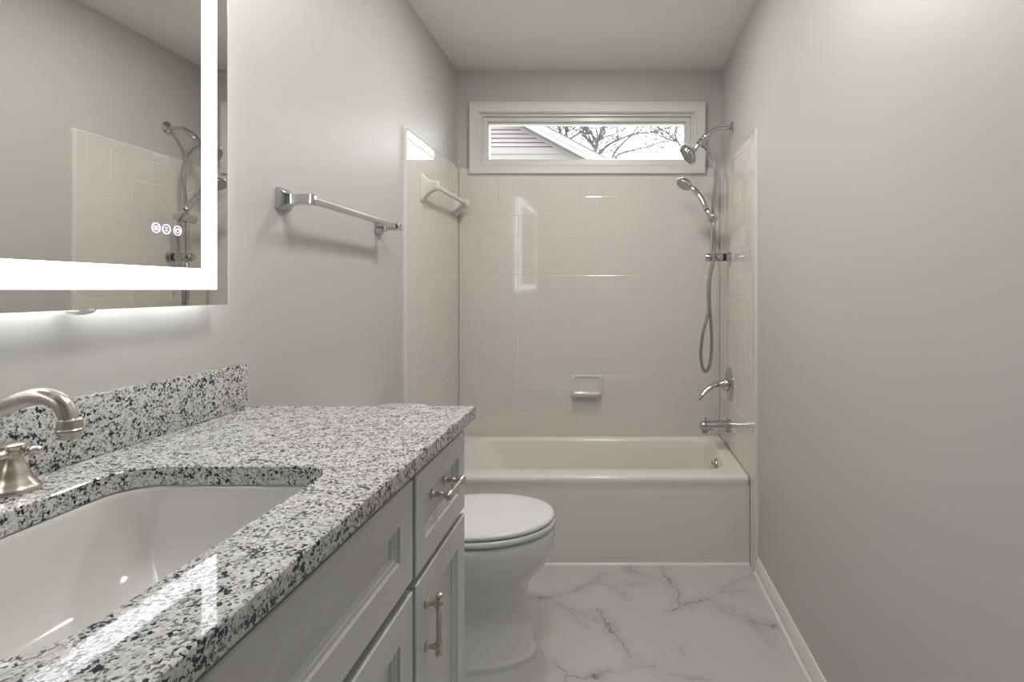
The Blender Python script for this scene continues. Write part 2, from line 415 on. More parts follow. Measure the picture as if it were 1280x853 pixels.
MB().box((gi[0]-.002, 3.205, gi[2]-.002), (gi[1]+.002, 3.209, gi[3]+.002)).build('window_glass', M['glass'], w1, smooth=False)

# ------------------------------------------------------------------ added fill lights on the ceiling, out of view
def ceiling_fill_lamp(x, y, label):
    t = thing('ceiling_fill_light', (x, y, ZC-.05), label, 'lamp')
    MB().lathe([(.145, 0), (.150, -.002), (.150, -.010), (.145, -.012), (.135, -.012), (.135, 0)], (x, y, ZC), n=48).build('fill_lamp_rim', M['nickel'], t)
    MB().lathe([(.143, -.0125), (.150, -.020), (.152, -.06), (.145, -.072), (.12, -.078), (.06, -.081), (.004, -.082)], (x, y, ZC), n=48).build('fill_lamp_diffuser', M['lamp'], t)
ceiling_fill_lamp(-.08, 1.06, 'added round ceiling fill lamp between the vanity and the tub')

t = thing('recessed_fill_light', (-.13, 2.24, ZC-.004), 'added small recessed ceiling fill light in front of the tub', 'lamp')  # unseen light added to brighten the far end
MB().lathe([(.090, 0), (.090, -.003), (.086, -.005), (.074, -.005), (.070, -.001), (.070, 0)], (-.13, 2.24, ZC), n=40).build('trim_ring', M['white'], t)
MB().lathe([(.071, -.0008), (.070, -.0028), (.004, -.0032)], (-.13, 2.24, ZC), n=40).build('fill_lamp_lens', M['can_fill'], t)

# ------------------------------------------------------------------ bathtub
t = thing('bathtub', (-.13, 2.80, 0), 'cream alcove bathtub with plain apron under the tiled walls', 'bathtub')
BX0, BX1, BY0, BY1, BZ = TXL+.002, TXR-.002, 2.45, TYB-.001, .397
def shp(x0, x1, y0, y1, r, z, n=8): return [(x, y, z) for x, y in rrect(x0, x1, y0, y1, r, n)]
mb = MB()
rs = [shp(BX0, BX1, BY0+.006, BY1, .012, .33),
      shp(BX0, BX1, BY0+.005, BY1, .012, .350), shp(BX0, BX1, BY0+.001, BY1, .014, .366), shp(BX0, BX1, BY0, BY1, .014, .380),
      shp(BX0+.001, BX1-.001, BY0+.003, BY1-.001, .014, BZ-.007), shp(BX0+.004, BX1-.004, BY0+.010, BY1-.003, .014, BZ-.001), shp(BX0+.010, BX1-.010, BY0+.02, BY1-.006, .02, BZ)]
ix0, ix1, iy0, iy1 = BX0+.085, BX1-.055, BY0+.100, BY1-.042
for k, (d, z) in enumerate([(0, BZ), (.008, BZ-.002), (.016, BZ-.008), (.021, BZ-.02), (.030, .32), (.045, .20), (.06, .11), (.085, .075), (.14, .060), (.22, .056)]):
    extra = max(0, (BZ-.02-z))*.75
    rs.append(shp(ix0+d+extra, ix1-d, iy0+d, iy1-d, max(.03, .10-d*.1), z))
mb.rings(rs, (False, True))
mb.build('basin', M['tub'], t, ang=60)
# apron with a soft embossed panel
mb = MB(); AY = BY0+.005
def ar(x0, x1, z0, z1, r, y): return [(x, y, z) for x, z in rrect(x0, x1, z0, z1, r, 6)]
mb.rings([ar(BX0, BX1, 0, .352, .001, AY+.03), ar(BX0, BX1, 0, .352, .001, AY),
          ar(BX0+.055, BX1-.055, .03, .325, .05, AY), ar(BX0+.060, BX1-.060, .035, .320, .048, AY-.0010), ar(BX0+.068, BX1-.068, .043, .312, .044, AY-.0013)])
mb.build('apron', M['tub'], t, ang=25)
MB().prism([(AY, 0), (AY-.009, 0), (AY-.008, .004), (AY-.004, .008), (AY, .009)], BX0, BX1, 'x').build('base_bead', M['trim'], t)
oc = Vector((BX1-.055-.030, 2.81, .333))
mb = MB().lathe([(.034, -.004), (.034, .004), (.031, .008), (.012, .011), (.002, .011)], oc, (-1, 0, .12), 32)
mb.tube([oc+Vector((-.008, 0, 0)), oc+Vector((-.016, 0, .004)), oc+Vector((-.02, 0, .016))], .004)
mb.build('overflow_plate', M['chrome'], t)

# ------------------------------------------------------------------ tub spout, valve
YS = 2.86
sp = P(908, 532.6, YS)
t = thing('tub_spout', (TXR, YS, sp.z), 'chrome tub spout on the tiled wall below the mixer lever', 'faucet')
mb = MB()
x = TXR
prof = [(0, .037), (.018, .037), (.020, .031), (.05, .030), (.11, .028), (.138, .0275), (.152, .025), (.160, .018), (.163, .003)]
mb.rings([[(x-d, YS+r*math.cos(a), sp.z+r*math.sin(a)*(1 if math.sin(a) > 0 else .95)) for a in [2*PI*k/24 for k in range(24)]] for d, r in prof])
mb.build('spout_body', M['chrome'], t)
MB().lathe([(.016, 0), (.016, -.028), (.013, -.030), (.012, -.022)], (x-.135, YS, sp.z-.008)).build('spout_outlet', M['hose'], t)
MB().lathe([(.004, 0), (.004, .012), (.007, .014), (.007, .021), (.003, .023)], (x-.13, YS, sp.z+.021)).build('diverter_knob', M['chrome'], t)
vp = P(906, 480.5, 2.87)
t = thing('shower_valve', (TXR, 2.87, vp.z), 'round chrome shower mixer plate with curved lever handle', 'faucet')
MB().lathe([(.089, 0), (.089, .004), (.084, .008), (.04, .012), (.034, .014), (.033, .03), (.030, .034), (.004, .034)], (TXR, 2.87, vp.z), (-1, 0, 0), 48).build('escutcheon', M['chrome'], t)
a = Vector((TXR-.030, 2.87, vp.z+.004))
pts = spline([a, a+Vector((-.035, 0, -.004)), P(892, 482, 2.85), P(883, 488, 2.84), P(877, 495, 2.83), P(873.5, 500, 2.83)], 6)
MB().tube(pts, [(.019-.011*i/len(pts), .020-.0155*min(1, i/len(pts)*1.5)) for i in range(len(pts))], 16).build('lever_handle', M['chrome'], t)

# ------------------------------------------------------------------ soap dish
sd0, sd1 = P(714, 469, TYB), P(752.5, 496, TYB)
t = thing('soap_dish', ((sd0.x+sd1.x)/2, TYB, sd1.z), 'small glazed soap dish set in the back tiles above the tub', 'soap dish')
mb = MB(); yy = TYB-.0005
def dr(x0, x1, z0, z1, r, y): return [(x, y, z) for x, z in rrect(x0, x1, z0, z1, r, 5)]
x0, x1, z1, z0 = sd0.x, sd1.x, sd0.z, sd1.z
mb.rings([dr(x0, x1, z0, z1, .012, yy), dr(x0, x1, z0, z1, .012, yy-.006), dr(x0+.003, x1-.003, z0+.003, z1-.003, .012, yy-.009),
          dr(x0+.016, x1-.016, z0+.016, z1-.010, .012, yy-.009), dr(x0+.020, x1-.020, z0+.022, z1-.013, .010, yy-.003)])
mb.build('back_plate', M['ceramic'], t)
# projecting tray with an upturned lip
mb = MB(); w = (x1-x0)-.012; xc = (x0+x1)/2
def tr(hw, d0, d1, z, r): return [(x, y, z) for x, y in rrect(xc-hw, xc+hw, yy-d1, yy-d0, r, 5)]
mb.rings([tr(w*.34, .002, .034, z0+.001, .008), tr(w*.43, .002, .046, z0+.005, .012), tr(w*.49, .002, .056, z0+.016, .014), tr(w*.50, .002, .058, z0+.024, .014),
          tr(w*.475, .004, .054, z0+.027, .013), tr(w*.445, .006, .050, z0+.024, .012), tr(w*.41, .010, .042, z0+.010, .010)])
mb.build('tray', M['ceramic'], t, ang=60)

# ------------------------------------------------------------------ shower on the right wall
YP = 2.87
t = thing('shower_column', (XR, YP, 2.07), 'chrome shower riser with overhead spray head and curved tube on right wall', 'shower')
fz = P(915, 160, YP).z
MB().lathe([(.033, 0), (.033, .004), (.026, .011), (.014, .016), (.010, .017)], (XR, YP, fz), (-1, 0, 0), 32).build('wall_flange', M['chrome'], t)
pts = spline([(XR-.01, YP, fz), P(905, 160.2, YP), P(897, 160.6, YP), P(890, 164, YP), P(885, 169, YP)], 6)
MB().tube(pts, .0105, 14).build('shower_arm', M['chrome'], t)
a, b_ = P(886.5, 166.5, YP), P(873, 181, YP); d = (b_-a); ln = d.length
MB().lathe([(.010, -.002), (.015, 0), (.0175, .006), (.0175, ln*.45), (.0145, ln*.5), (.0145, ln*.6), (.018, ln*.66), (.0165, ln), (.009, ln+.006)], a, d, 28).build('diverter', M['chrome'], t)
hc = P(859.5, 193.5, YP); nrm = Vector((-.80, -.10, -.60)).normalized()
n0 = P(873, 181, YP)
hd = MB().lathe([(.010, -.055), (.014, -.048), (.016, -.040), (.016, -.034), (.028, -.028), (.048, -.016), (.056, -.006), (.0575, .003), (.055, .008), (.050, .009)], hc, nrm, 40)
hd.tube([n0, hc-nrm*.046], .0095, 14)
h = hd.build('shower_head', M['chrome'], t)
MB().lathe([(.050, .0085), (.049, .012), (.002, .0125)], hc, nrm, 40).build('spray_face', M['hose'], h)
mb = MB(); TT = Matrix.Translation(hc) @ frame_z(nrm)
for rr_, nn in ((.012, 6), (.025, 12), (.039, 20)):
    for k in range(nn):
        a_ = 2*PI*k/nn; mb.lathe([(.0022, .0115), (.0017, .0150)], (rr_*math.cos(a_), rr_*math.sin(a_), 0), n=8, T=TT)
mb.build('nozzles', M['darkchrome'], h)
riser = [P(876, 180.5, YP), P(882, 184.5, YP), P(888, 192, YP), P(893, 204, YP), P(895.3, 219.7, YP), P(894, 240, YP), P(891.8, 257, YP), P(891, 275, YP), P(890.6, 300, YP), P(890.3, 328, YP)]
MB().tube(spline(riser, 6), .0120, 16).build('riser_tube', M['chrome'], t)
bz = P(890, 321.8, YP); 
mb = MB().lathe([(.030, 0), (.030, .010), (.022, .012), (.022, .022)], (TXR, YP, bz.z), (-1, 0, 0), 28)
mb.lathe([(.0215, .040), (.0215, TXR-bz.x+.024), (.017, TXR-bz.x+.034), (.004, TXR-bz.x+.036)], (TXR, YP, bz.z), (-1, 0, 0), 28)
br = mb.build('wall_bracket', M['chrome'], t)
MB().lathe([(.0205, .021), (.0205, .041)], (TXR, YP, bz.z), (-1, 0, 0), 28).build('bracket_washer', M['darkchrome'], br)
hb = P(891, 273.5, YP)
mb = MB().lathe([(.012, -.066), (.019, -.062), (.0205, -.03), (.0215, .03), (.0205, .05), (.010, .060)], (hb.x, YP, hb.z), (0, 1, 0), 28)
mb.box((hb.x-.020, YP-.078, hb.z-.013), (hb.x+.012, YP-.050, hb.z+.013), .005)
mb.build('handset_holder', M['chrome'], t)

t = thing('hand_shower', (hb.x-.005, 2.80, hb.z), 'chrome hand shower resting in its holder with looping metal hose', 'shower')
YH = 2.805
hp = [P(890.8, 277, YH), P(888, 270.5, YH), P(883.3, 262, YH+.01), P(879, 252.5, YH+.03), P(874, 244.5, YH+.05), P(868.5, 238, YH+.07), P(862, 233.5, YH+.085)]
sp_ = spline(hp, 6)
MB().tube(sp_, [(.0125+.004*abs(math.sin(PI*i/len(sp_))), .0125+.003*math.sin(PI*i/len(sp_))) for i in range(len(sp_))], 16).build('handle', M['chrome'], t)
hc2 = P(855.5, 230.3, YH+.09); n2_ = Vector((-.48, -.25, -.84)).normalized()
h2 = MB().rings([[Matrix.Translation(hc2) @ frame_z(n2_) @ Vector((r*math.cos(a_), r*math.sin(a_), z)) for a_ in [2*PI*k/32 for k in range(32)]]
                 for r, z in ((.006, -.030), (.022, -.026), (.036, -.015), (.044, -.003), (.045, .006), (.042, .011), (.038, .012))]).build('spray_head', M['chrome'], t)
MB().lathe([(.038, .0115), (.037, .014), (.002, .0145)], hc2, n2_, 32).build('spray_face', M['hose'], h2)
MB().lathe([(.0125, -.005), (.0135, 0), (.0135, .012), (.0125, .018)], P(885, 265, YH+.006), P(883, 262, YH)-P(888, 270, YH), 20).build('handle_ring', M['darkchrome'], t)
YHO = 2.815
hose = [P(891, 277, YH), P(892.6, 290, YH-.005), P(893, 305, YHO), P(892, 325, YHO), P(889, 340, YHO), P(887, 355, YHO), P(886.5, 371, YHO), P(887.6, 389, YHO), P(889.4, 417, YHO), P(889, 443, YHO), P(886.2, 459, YHO),
        P(882, 464.5, YHO), P(878.2, 459, YHO), P(876.2, 447, YHO), P(876.5, 433, YHO), P(879, 415, YHO), P(883.3, 399, YHO), P(885.6, 384, YHO+.01), P(885, 368, YHO+.02), P(885.6, 353, YHO+.03), P(888, 340, YHO+.045), P(890.3, 329, YP)]
hs = spline(hose, 26)
MB().tube(hs, [.0078+.0010*(i % 2) for i in range(len(hs))], 10).build('hose', M['hose'], t, ang=80)
MB().lathe([(.0085, -.028), (.0105, -.026), (.0105, 0), (.009, .002)], P(890.3, 329, YP), (0, 0, 1), 20).build('hose_nut', M['chrome'], t)

# ------------------------------------------------------------------ towel bars
def sq(c, hw, hh, r=.2, n=4):
    rr_ = min(hw, hh)*r
    return [(c[0], c[1]+a_, c[2]+b__) for a_, b__ in rrect(-hw, hw, -hh, hh, rr_, n)]
t = thing('chrome_towel_bar', (XL, 1.785, 1.475), 'square chrome towel bar on the painted wall beyond the mirror', 'towel bar')
for y, z in ((1.481, 1.477), (2.088, 1.472)):
    prof = [(0, .029), (.003, .030), (.009, .0295), (.012, .0265), (.018, .0215), (.026, .0165), (.036, .0140), (.05, .0135), (.075, .0140), (.083, .0148), (.087, .0140), (.089, .011)]
    MB().rings([sq((XL+d_, y, z), r, r, .22) for d_, r in prof]).build('post', M['chrome'], t, ang=30)
b_ = MB(); z = 1.4745
bxx = XL+.072
b_.rings([[(bxx+p, y, q+1.477-(.005*(y-1.481)/.607)) for p, q in rrect(-.0085, .0085, -.0085, .0085, .002, 3)] for y in (1.470, 2.100)])
b_.build('bar', M['chrome'], t)

t = thing('ceramic_towel_bar', (TXL, 2.78, 1.70), 'glazed cream towel bar with flared brackets on the tiled wall over the tub', 'towel bar')
for y in (2.535, 3.055):
    z = 1.705
    prof = [(0, .031, .066), (.006, .031, .066), (.010, .028, .061), (.018, .024, .050), (.032, .020, .034), (.050, .018, .025), (.066, .019, .023), (.074, .019, .022), (.080, .015, .018), (.082, .008, .010)]
    MB().rings([sq((TXL+d_, y, z+.010*(d_/.08)), a_, c_, .5, 5) for d_, a_, c_ in prof]).build('bracket', M['ceramic'], t, ang=45)
MB().rings([[(TXL+.062+p, y, 1.713+q) for p, q in rrect(-.009, .009, -.009, .009, .003, 3)] for y in (2.53, 3.06)]).build('bar', M['ceramic'], t)

# ------------------------------------------------------------------ lit mirror
MX = -.850; MY0, MY1, MZ0, MZ1 = .08, 1.210, 1.202, 2.12
t = thing('lighted_mirror', (XL, .645, MZ0), 'rectangular backlit mirror with frosted light band over the vanity', 'mirror')
MB().box((MX-.005, MY0, MZ0), (MX, MY1, MZ1), .0006, 1).build('mirror_glass', M['mirror'], t, smooth=False)
MB().box((XL+.001, MY0+.05, MZ0+.05), (MX-.0055, MY1-.05, MZ1-.05), .002).build('housing', M['housing'], t)
def yz_ring(mb, o, i, x0, x1):
    def r(q, x): return [(x, q[0], q[2]), (x, q[1], q[2]), (x, q[1], q[3]), (x, q[0], q[3])]
    return mb.rings([r(o, x0), r(o, x1), r(i, x1), r(i, x0)], closed=True)
def ins(d): return (MY0+d, MY1-d, MZ0+d, MZ1-d)
yz_ring(MB(), ins(.032), ins(.075), MX+.0001, MX+.0005).build('light_band', M['band'], t, smooth=False)
yz_ring(MB(), ins(.024), ins(.049), XL+.012, XL+.024).build('halo_strip', M['halo'], t, smooth=False)
yz_ring(MB(), ins(-.0012), ins(0), MX-.006, MX+.0004).build('polished_edge', M['edge'], t, smooth=False)
xb = MX+.0008
def btn(y, z, glyph):
    R_ = .0088
    mb = MB()
    def ring(r, w, seg=28, a0=0, a1=2*PI):
        n_ = seg; full = abs(a1-a0-2*PI) < .01
        pts_ = [[(xb, y+q*math.cos(a0+(a1-a0)*k/n_), z+q*math.sin(a0+(a1-a0)*k/n_)) for k in range(n_+(0 if full else 1))] for q in (r-w, r+w)]
        m_ = len(pts_[0]); vs_ = pts_[0]+pts_[1]+[(xb-.0006, v[1], v[2]) for v in pts_[0]+pts_[1]]
        fs = []
        for k in range(m_ if full else m_-1):
            l = (k+1) % m_; fs += [(k, l, m_+l, m_+k), (2*m_+k, 2*m_+l, 3*m_+l, 3*m_+k), (k, l, 2*m_+l, 2*m_+k), (m_+k, m_+l, 3*m_+l, 3*m_+k)]
        mb.add(vs_, fs)
    ring(R_, .0009)
    if glyph == 'waves':
        for j in range(3):
            pts_ = [(xb, y-.0042+.0084*k/12, z-.003+.003*j+.0008*math.sin(k*PI/3)) for k in range(13)]
            mb.tube(pts_, .0005, 6)
    elif glyph == 'arrows':
        mb.prism([(y-.0032, z+.0012), (y+.0032, z+.0012), (y, z+.0048)], xb-.0004, xb, 'x')
        mb.prism([(y-.0032, z-.0012), (y+.0032, z-.0012), (y, z-.0048)], xb-.0004, xb, 'x')
    else:
        ring(.0042, .0006, 20, PI/2+.6, PI/2+2*PI-.6)
        mb.tube([(xb, y, z+.0008), (xb, y, z+.0052)], .0006, 6)
    mb.build('touch_button', M['icon'], t, smooth=False)
btn(P(195, 0, 1).x and F*-MX/570, 1.349, 'waves'); btn(F*-MX/557, 1.349, 'arrows'); btn(F*-MX/543, 1.349, 'power')
MB().lathe([(.019, 0), (.019, -.004), (.015, -.008), (.006, -.0105), (.002, -.011)], (MX-.018, .895, MZ0+.001), n=28).build('sensor_dome', M['white'], t)

# ------------------------------------------------------------------ vanity
VF = -.352; VY0, VY1 = -.04, 1.310; CT = .951; CB = .921
t = thing('vanity_cabinet', (-.63, .635, 0), 'long grey bathroom vanity cabinet with recessed panel fronts under the granite top', 'cabinet')
mb = MB(); xb0, xb1 = XL+.001, VF-.021
mb.box((xb0, VY0, .10), (xb1, VY0+.018, CB-.001)).box((xb0, VY1-.018, .10), (xb1, VY1, CB-.001), .001, 1)
mb.box((xb0, VY0+.018, .10), (xb1-.002, VY1-.018, .118)).box((xb0, VY0+.018, .118), (xb0+.008, VY1-.018, CB-.001))
mb.box((xb0, VY0+.01, 0), (xb1-.06, VY1-.01, .10))
for y in (.29, .968): mb.box((xb0+.008, y-.008, .118), (xb1-.004, y+.008, .75))
mb.build('carcass', M['cab'], t)
mb = MB()      # face frame, coloured dark to paint the shade in gaps between fronts
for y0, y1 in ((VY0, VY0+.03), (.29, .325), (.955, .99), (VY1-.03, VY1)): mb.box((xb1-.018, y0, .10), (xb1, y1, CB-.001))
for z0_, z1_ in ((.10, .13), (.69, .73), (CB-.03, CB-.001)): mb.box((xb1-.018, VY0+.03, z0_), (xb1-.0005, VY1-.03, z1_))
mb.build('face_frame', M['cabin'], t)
ST = lambda w: [(0, .002), (.002, 0), (w, 0), (w+.002, .005), (w+.007, .0055), (w+.009, .0075), (w+.014, .0085), (w+.016, .0125)]
def front(name, y0, y1, z0_, z1_, w=.056):
    mb = MB(); panel_face(mb, y0, y1, z0_, z1_, VF, .020, ST(w)); return mb.build(name, M['cab'], t, ang=20)
def pull(parent, y, z, vertical):
    """nickel bar pull with turned posts and finials"""
    mb = MB(); L_ = .118; off = .029
    ax = Vector((0, 0, 1)) if vertical else Vector((0, 1, 0)); c = Vector((VF+off-.004, y, z))
    base = VF if vertical else VF-.0125
    for s_ in (-1, 1):
        q = c+ax*s_*.041
        mb.lathe([(.0098, 0), (.0098, .003), (.0080, .005), (.0052, .008), (.0050, off*.50), (.0072, off*.62), (.0062, off*.85)], (base, q.y, q.z), (1, 0, 0), 20)
        if base < VF: mb.lathe([(.0042, 0), (.0042, q.x-base)], (base, q.y, q.z), (1, 0, 0), 16)
    hp_ = [(.003, .0600), (.0064, .0582), (.0074, .0545), (.0058, .0512), (.0044, .0497), (.0066, .0480), (.0080, .0455), (.0084, .0400), (.0076, .0365), (.0052, .0345), (.0070, .0325), (.0056, .0300), (.0050, .015), (.0056, 0)]
    mb.lathe(hp_[:]+[(r, -z_) for r, z_ in hp_[::-1][1:]], c, -ax, 20)
    return mb.build('handle', M['nickel'], parent)
dz0, dz1, drz0, drz1 = .115, .700, .714, .898
d = front('drawer', .985, VY1-.001, drz0, drz1, .050); pull(d, 1.147, .820, False)
d = front('door', .985, VY1-.001, dz0, dz1, .058); pull(d, 1.036, .600, True)
front('false_front', .313, .969, drz0+.006, drz1, .058)
d = front('door', .644, .969, dz0, dz1, .058); pull(d, .680, .600, True)
d = front('door', .313, .640, dz0, dz1, .058); pull(d, .604, .600, True)
d = front('drawer', VY0+.001, .297, drz0, drz1, .050); pull(d, .13, .820, False)
d = front('door', VY0+.001, .297, dz0, dz1, .058); pull(d, .262, .600, True)

# granite top with the sink cut-out
CX0, CX1, CY0, CY1 = XL+.0005, -.332, -.055, 1.330
SX0, SX1, SY0, SY1 = -.770, -.440, .410, .877
mb = MB(); N_ = 12
inner = rrect(SX0, SX1, SY0, SY1, .058, N_)
scx, scy = (SX0+SX1)/2, (SY0+SY1)/2
def outer(d_):
    x0_, x1_, y0_, y1_ = CX0, CX1-d_, CY0+d_, CY1-d_
    out = []
    for i, (px, py) in enumerate(inner):
        k = i % (N_+1); q = i//(N_+1)
        cxy = [(x1_, y1_), (x0_, y1_), (x0_, y0_), (x1_, y0_)][q]
        a0 = [0, PI/2, PI, 1.5*PI][q]
        f = k/N_
        # first half of the corner runs along one edge, second half along the other
        prev = {0: (x1_, scy+(SY1-scy)*.8), 1: (scx-(scx-SX0)*-.5, y1_), 2: (x0_, scy-(scy-SY0)*-.5), 3: (scx+(scx-SX0)*.2, y0_)}
        st = [(x1_, SY1-.05), (SX0+.05, y1_), (x0_, SY0+.05), (SX1-.05, y0_)][q]
        en = [(SX1-.05, y1_), (x0_, SY1-.05), (SX0+.05, y0_), (x1_, SY0+.05)][q]
        if f <= .5: g = f/.5; p = (st[0]+(cxy[0]-st[0])*g, st[1]+(cxy[1]-st[1])*g)
        else: g = (f-.5)/.5; p = (cxy[0]+(en[0]-cxy[0])*g, cxy[1]+(en[1]-cxy[1])*g)
        out.append(p)
    return out
def z_(pts_, z): return [(a_, b__, z) for a_, b__ in pts_]
inner_b = rrect(SX0-.0015, SX1+.0015, SY0-.0015, SY1+.0015, .0595, N_)
mb.rings([z_(inner, CB), z_(inner, CT-.0015), z_(inner_b, CT), z_(outer(.002), CT), z_(outer(0), CT-.002), z_(outer(0), CB+.002), z_(outer(.001), CB)], closed=True)
ct = mb.build('granite_countertop', M['granite'], ang=30)
tag(ct, 'speckled black and white granite countertop with a cut-out for the sink', 'countertop')
bs = MB().box((XL+.0005, CY0, CT+.0005), (XL+.021, CY1-.018, CT+.105), .0015, 2).build('granite_backsplash', M['granite'])
tag(bs, 'low granite backsplash strip standing along the wall behind the faucet', 'backsplash')

# undermount sink
def sring(d_, z, r): return [(a_, b__, z) for a_, b__ in rrect(SX0+d_, SX1-d_, SY0+d_, SY1-d_, max(r, .01), 10)]
t = thing('sink', (scx, scy, .76), 'white rectangular china undermount sink set below the granite', 'sink')
mb = MB()
prof = [(-.022, CB-.001, .08), (-.004, CB-.001, .062), (-.001, CB-.003, .06), (.002, CB-.010, .055), (.008, .86, .044), (.020, .815, .042), (.038, .790, .048), (.065, .775, .06), (.10, .768, .06), (.138, .764, .026), (.143, .760, .02)]
rs = [sring(d_, z, r) for d_, z, r in prof]
out_ = [sring(d_-.010, z-.012, r+.01) for d_, z, r in prof[::-1]]
out_[-1] = sring(-.022, CB-.012, .08)
mb.rings(rs+out_, (False, False), closed=True)
mb.build('basin', M['basin'], t, ang=60)
MB().lathe([(.004, .748), (.03, .748), (.031, .766), (.028, .7705), (.02, .770), (.018, .765), (.004, .764)], (scx, scy, 0), n=32).build('drain', M['nickel'], t)

# widespread faucet
fx, fy = -.838, .655
t = thing('faucet', (fx, fy, CT), 'brushed nickel widespread faucet with arched spout and cross handles behind the sink', 'faucet')
Z0 = CT+.0003
mb = MB().lathe([(.029, 0), (.029, .005), (.026, .009), (.024, .012), (.0205, .02), (.0155, .035), (.0145, .045), (.0175, .05), (.0175, .056), (.013, .060), (.0115, .07)], (fx, fy, Z0), n=36)
pts = spline([(fx, fy, Z0+.06), (fx+.008, fy, 1.040), (fx+.042, fy, 1.066), (-.745, fy, 1.086), (-.705, fy, 1.102), (-.680, fy, 1.106), (-.660, fy, 1.099), (-.650, fy, 1.083), (-.648, fy, 1.066)], 8)
mb.tube(pts, [.0115-.0025*i/len(pts) for i in range(len(pts))], 20)
mb.lathe([(.009, .0), (.0118, -.002), (.0122, -.012), (.0132, -.013), (.0132, -.016), (.0110, -.018), (.0105, -.024), (.008, -.025)], (-.648, fy, 1.080), (0.0, 0, 1), 28)
mb.build('spout', M['nickel'], t)
def cross(y, rot):
    m0 = MB().lathe([(.030, 0), (.0305, .004), (.0285, .008), (.0265, .0095), (.0255, .013), (.0215, .017), (.0185, .026), (.0150, .036), (.0115, .042), (.0108, .047), (.013, .049)], (fx, y, Z0), n=36)
    hd_ = m0.build('handle_base', M['nickel'], t)
    m1 = MB().lathe([(.010, .046), (.012, .048), (.012, .058), (.0145, .060), (.0155, .063), (.0150, .066), (.011, .0685), (.002, .0695)], (fx, y, Z0), n=32)
    for k in range(4):
        a_ = rot+k*PI/2; dv = Vector((math.cos(a_), math.sin(a_), 0))
        c0 = Vector((fx, y, Z0+.056))
        m1.tube(spline([c0+dv*.010, c0+dv*.016, c0+dv*.020, c0+dv*.026, c0+dv*.031, c0+dv*.034], 4), [.0040, .0036, .0032, .0034, .0044, .0058, .0062, .0058, .0062, .0068, .0070, .0068, .0066, .0064, .006, .0056, .0050, .0044, .0036, .0024, .001][:21], 14)
    m1.build('cross_handle', M['nickel'], hd_)
cross(.765, .35); cross(.545, 1.1)

# ------------------------------------------------------------------ toilet
ty = 1.86
t = thing('toilet', (-.55, ty, 0), 'white two piece toilet with closed lid between the vanity and the tub', 'toilet')
def egg(xf, xb, w, z, flat=.75, n=40, frac=.53):
    xc = xb+(xf-xb)*(1-frac); out = []
    for k in range(n):
        a_ = 2*PI*k/n; c_, s_ = math.cos(a_), math.sin(a_)
        if c_ >= 0: out.append((xc+(xf-xc)*c_, ty+w*(abs(s_)**.96)*(1 if s_ > 0 else -1), z))
        else: out.append((xc-(xc-xb)*abs(c_)**flat, ty+w*(abs(s_)**.85)*(1 if s_ > 0 else -1), z))
    return out
secs = [(0, -.256, -.70, .112), (.018, -.256, -.70, .113), (.035, -.262, -.70, .108), (.10, -.272, -.695, .102), (.17, -.282, -.69, .100), (.215, -.287, -.69, .104), (.245, -.280, -.69, .115), (.27, -.264, -.69, .130),
        (.31, -.226, -.69, .154), (.35, -.206, -.69, .170), (.39, -.197, -.69, .179), (.415, -.195, -.69, .182), (.427, -.197, -.688, .180), (.431, -.204, -.68, .173)]
zi = spline([Vector(s) for s in [(a, b, c) for a, b, c, d in secs]], 3); wi = spline([Vector((s[3], 0, 0)) for s in secs], 3)
mb = MB().rings([egg(v.y, v.z, w_.x, v.x) for v, w_ in zip(zi, wi)])
mb.box((-.86, ty-.115, .395), (-.60, ty+.115, .437), .012, 3)
mb.build('bowl', M['china'], t, ang=50)
mb = MB().rings([egg(-.199, -.655, .179, .4355), egg(-.194, -.660, .184, .4380), egg(-.193, -.662, .185, .449), egg(-.196, -.659, .182, .4545), egg(-.204, -.65, .174, .4562)])
mb.build('seat', M['lid'], t, ang=60)
mb = MB().rings([egg(-.203, -.655, .176, .4592), egg(-.197, -.660, .182, .461), egg(-.195, -.662, .184, .468), egg(-.199, -.660, .181, .4735), egg(-.210, -.65, .171, .4765), egg(-.25, -.61, .135, .479), egg(-.36, -.5, .05, .480)])
mb.build('lid', M['lid'], t, ang=60)
mb = MB()
mb.rings([egg(-.208, -.65, .171, .4300), egg(-.208, -.65, .171, .4357)]); mb.rings([egg(-.210, -.65, .169, .456), egg(-.210, -.65, .169, .4596)])
mb.build('seat_gap_shade', M['gap'], t)  # dark rings that paint the shade between bowl, seat and lid
for s_ in (-1, 1): MB().box((-.69, ty+s_*.075-.02, .4385), (-.648, ty+s_*.075+.02, .470), .006).build('hinge', M['lid'], t)
mb = MB()
def tk(x0, x1, hw, z, r=.03): return [(a_, b__, z) for a_, b__ in rrect(x0, x1, ty-hw, ty+hw, r, 6)]
mb.rings([tk(-.872, -.725, .195, .438), tk(-.876, -.715, .205, .445), tk(-.880, -.705, .222, .60), tk(-.882, -.700, .226, .770)])
mb.build('tank', M['china'], t, ang=60)
mb = MB().rings([tk(-.884, -.698, .228, .770), tk(-.888, -.692, .233, .774, .032), tk(-.888, -.692, .233, .790, .032), tk(-.884, -.698, .228, .798, .035), tk(-.875, -.708, .218, .802, .035)])
mb.build('tank_lid', M['china'], t, ang=60)
mb = MB().lathe([(.013, 0), (.013, .006), (.006, .010), (.006, .016)], (-.702, ty-.16, .72), (1, 0, 0), 20)
mb.tube([(-.688, ty-.16, .72), (-.684, ty-.13, .715), (-.684, ty-.085, .708)], [.006, .0055, .007], 12)
mb.build('flush_lever', M['chrome'], t)

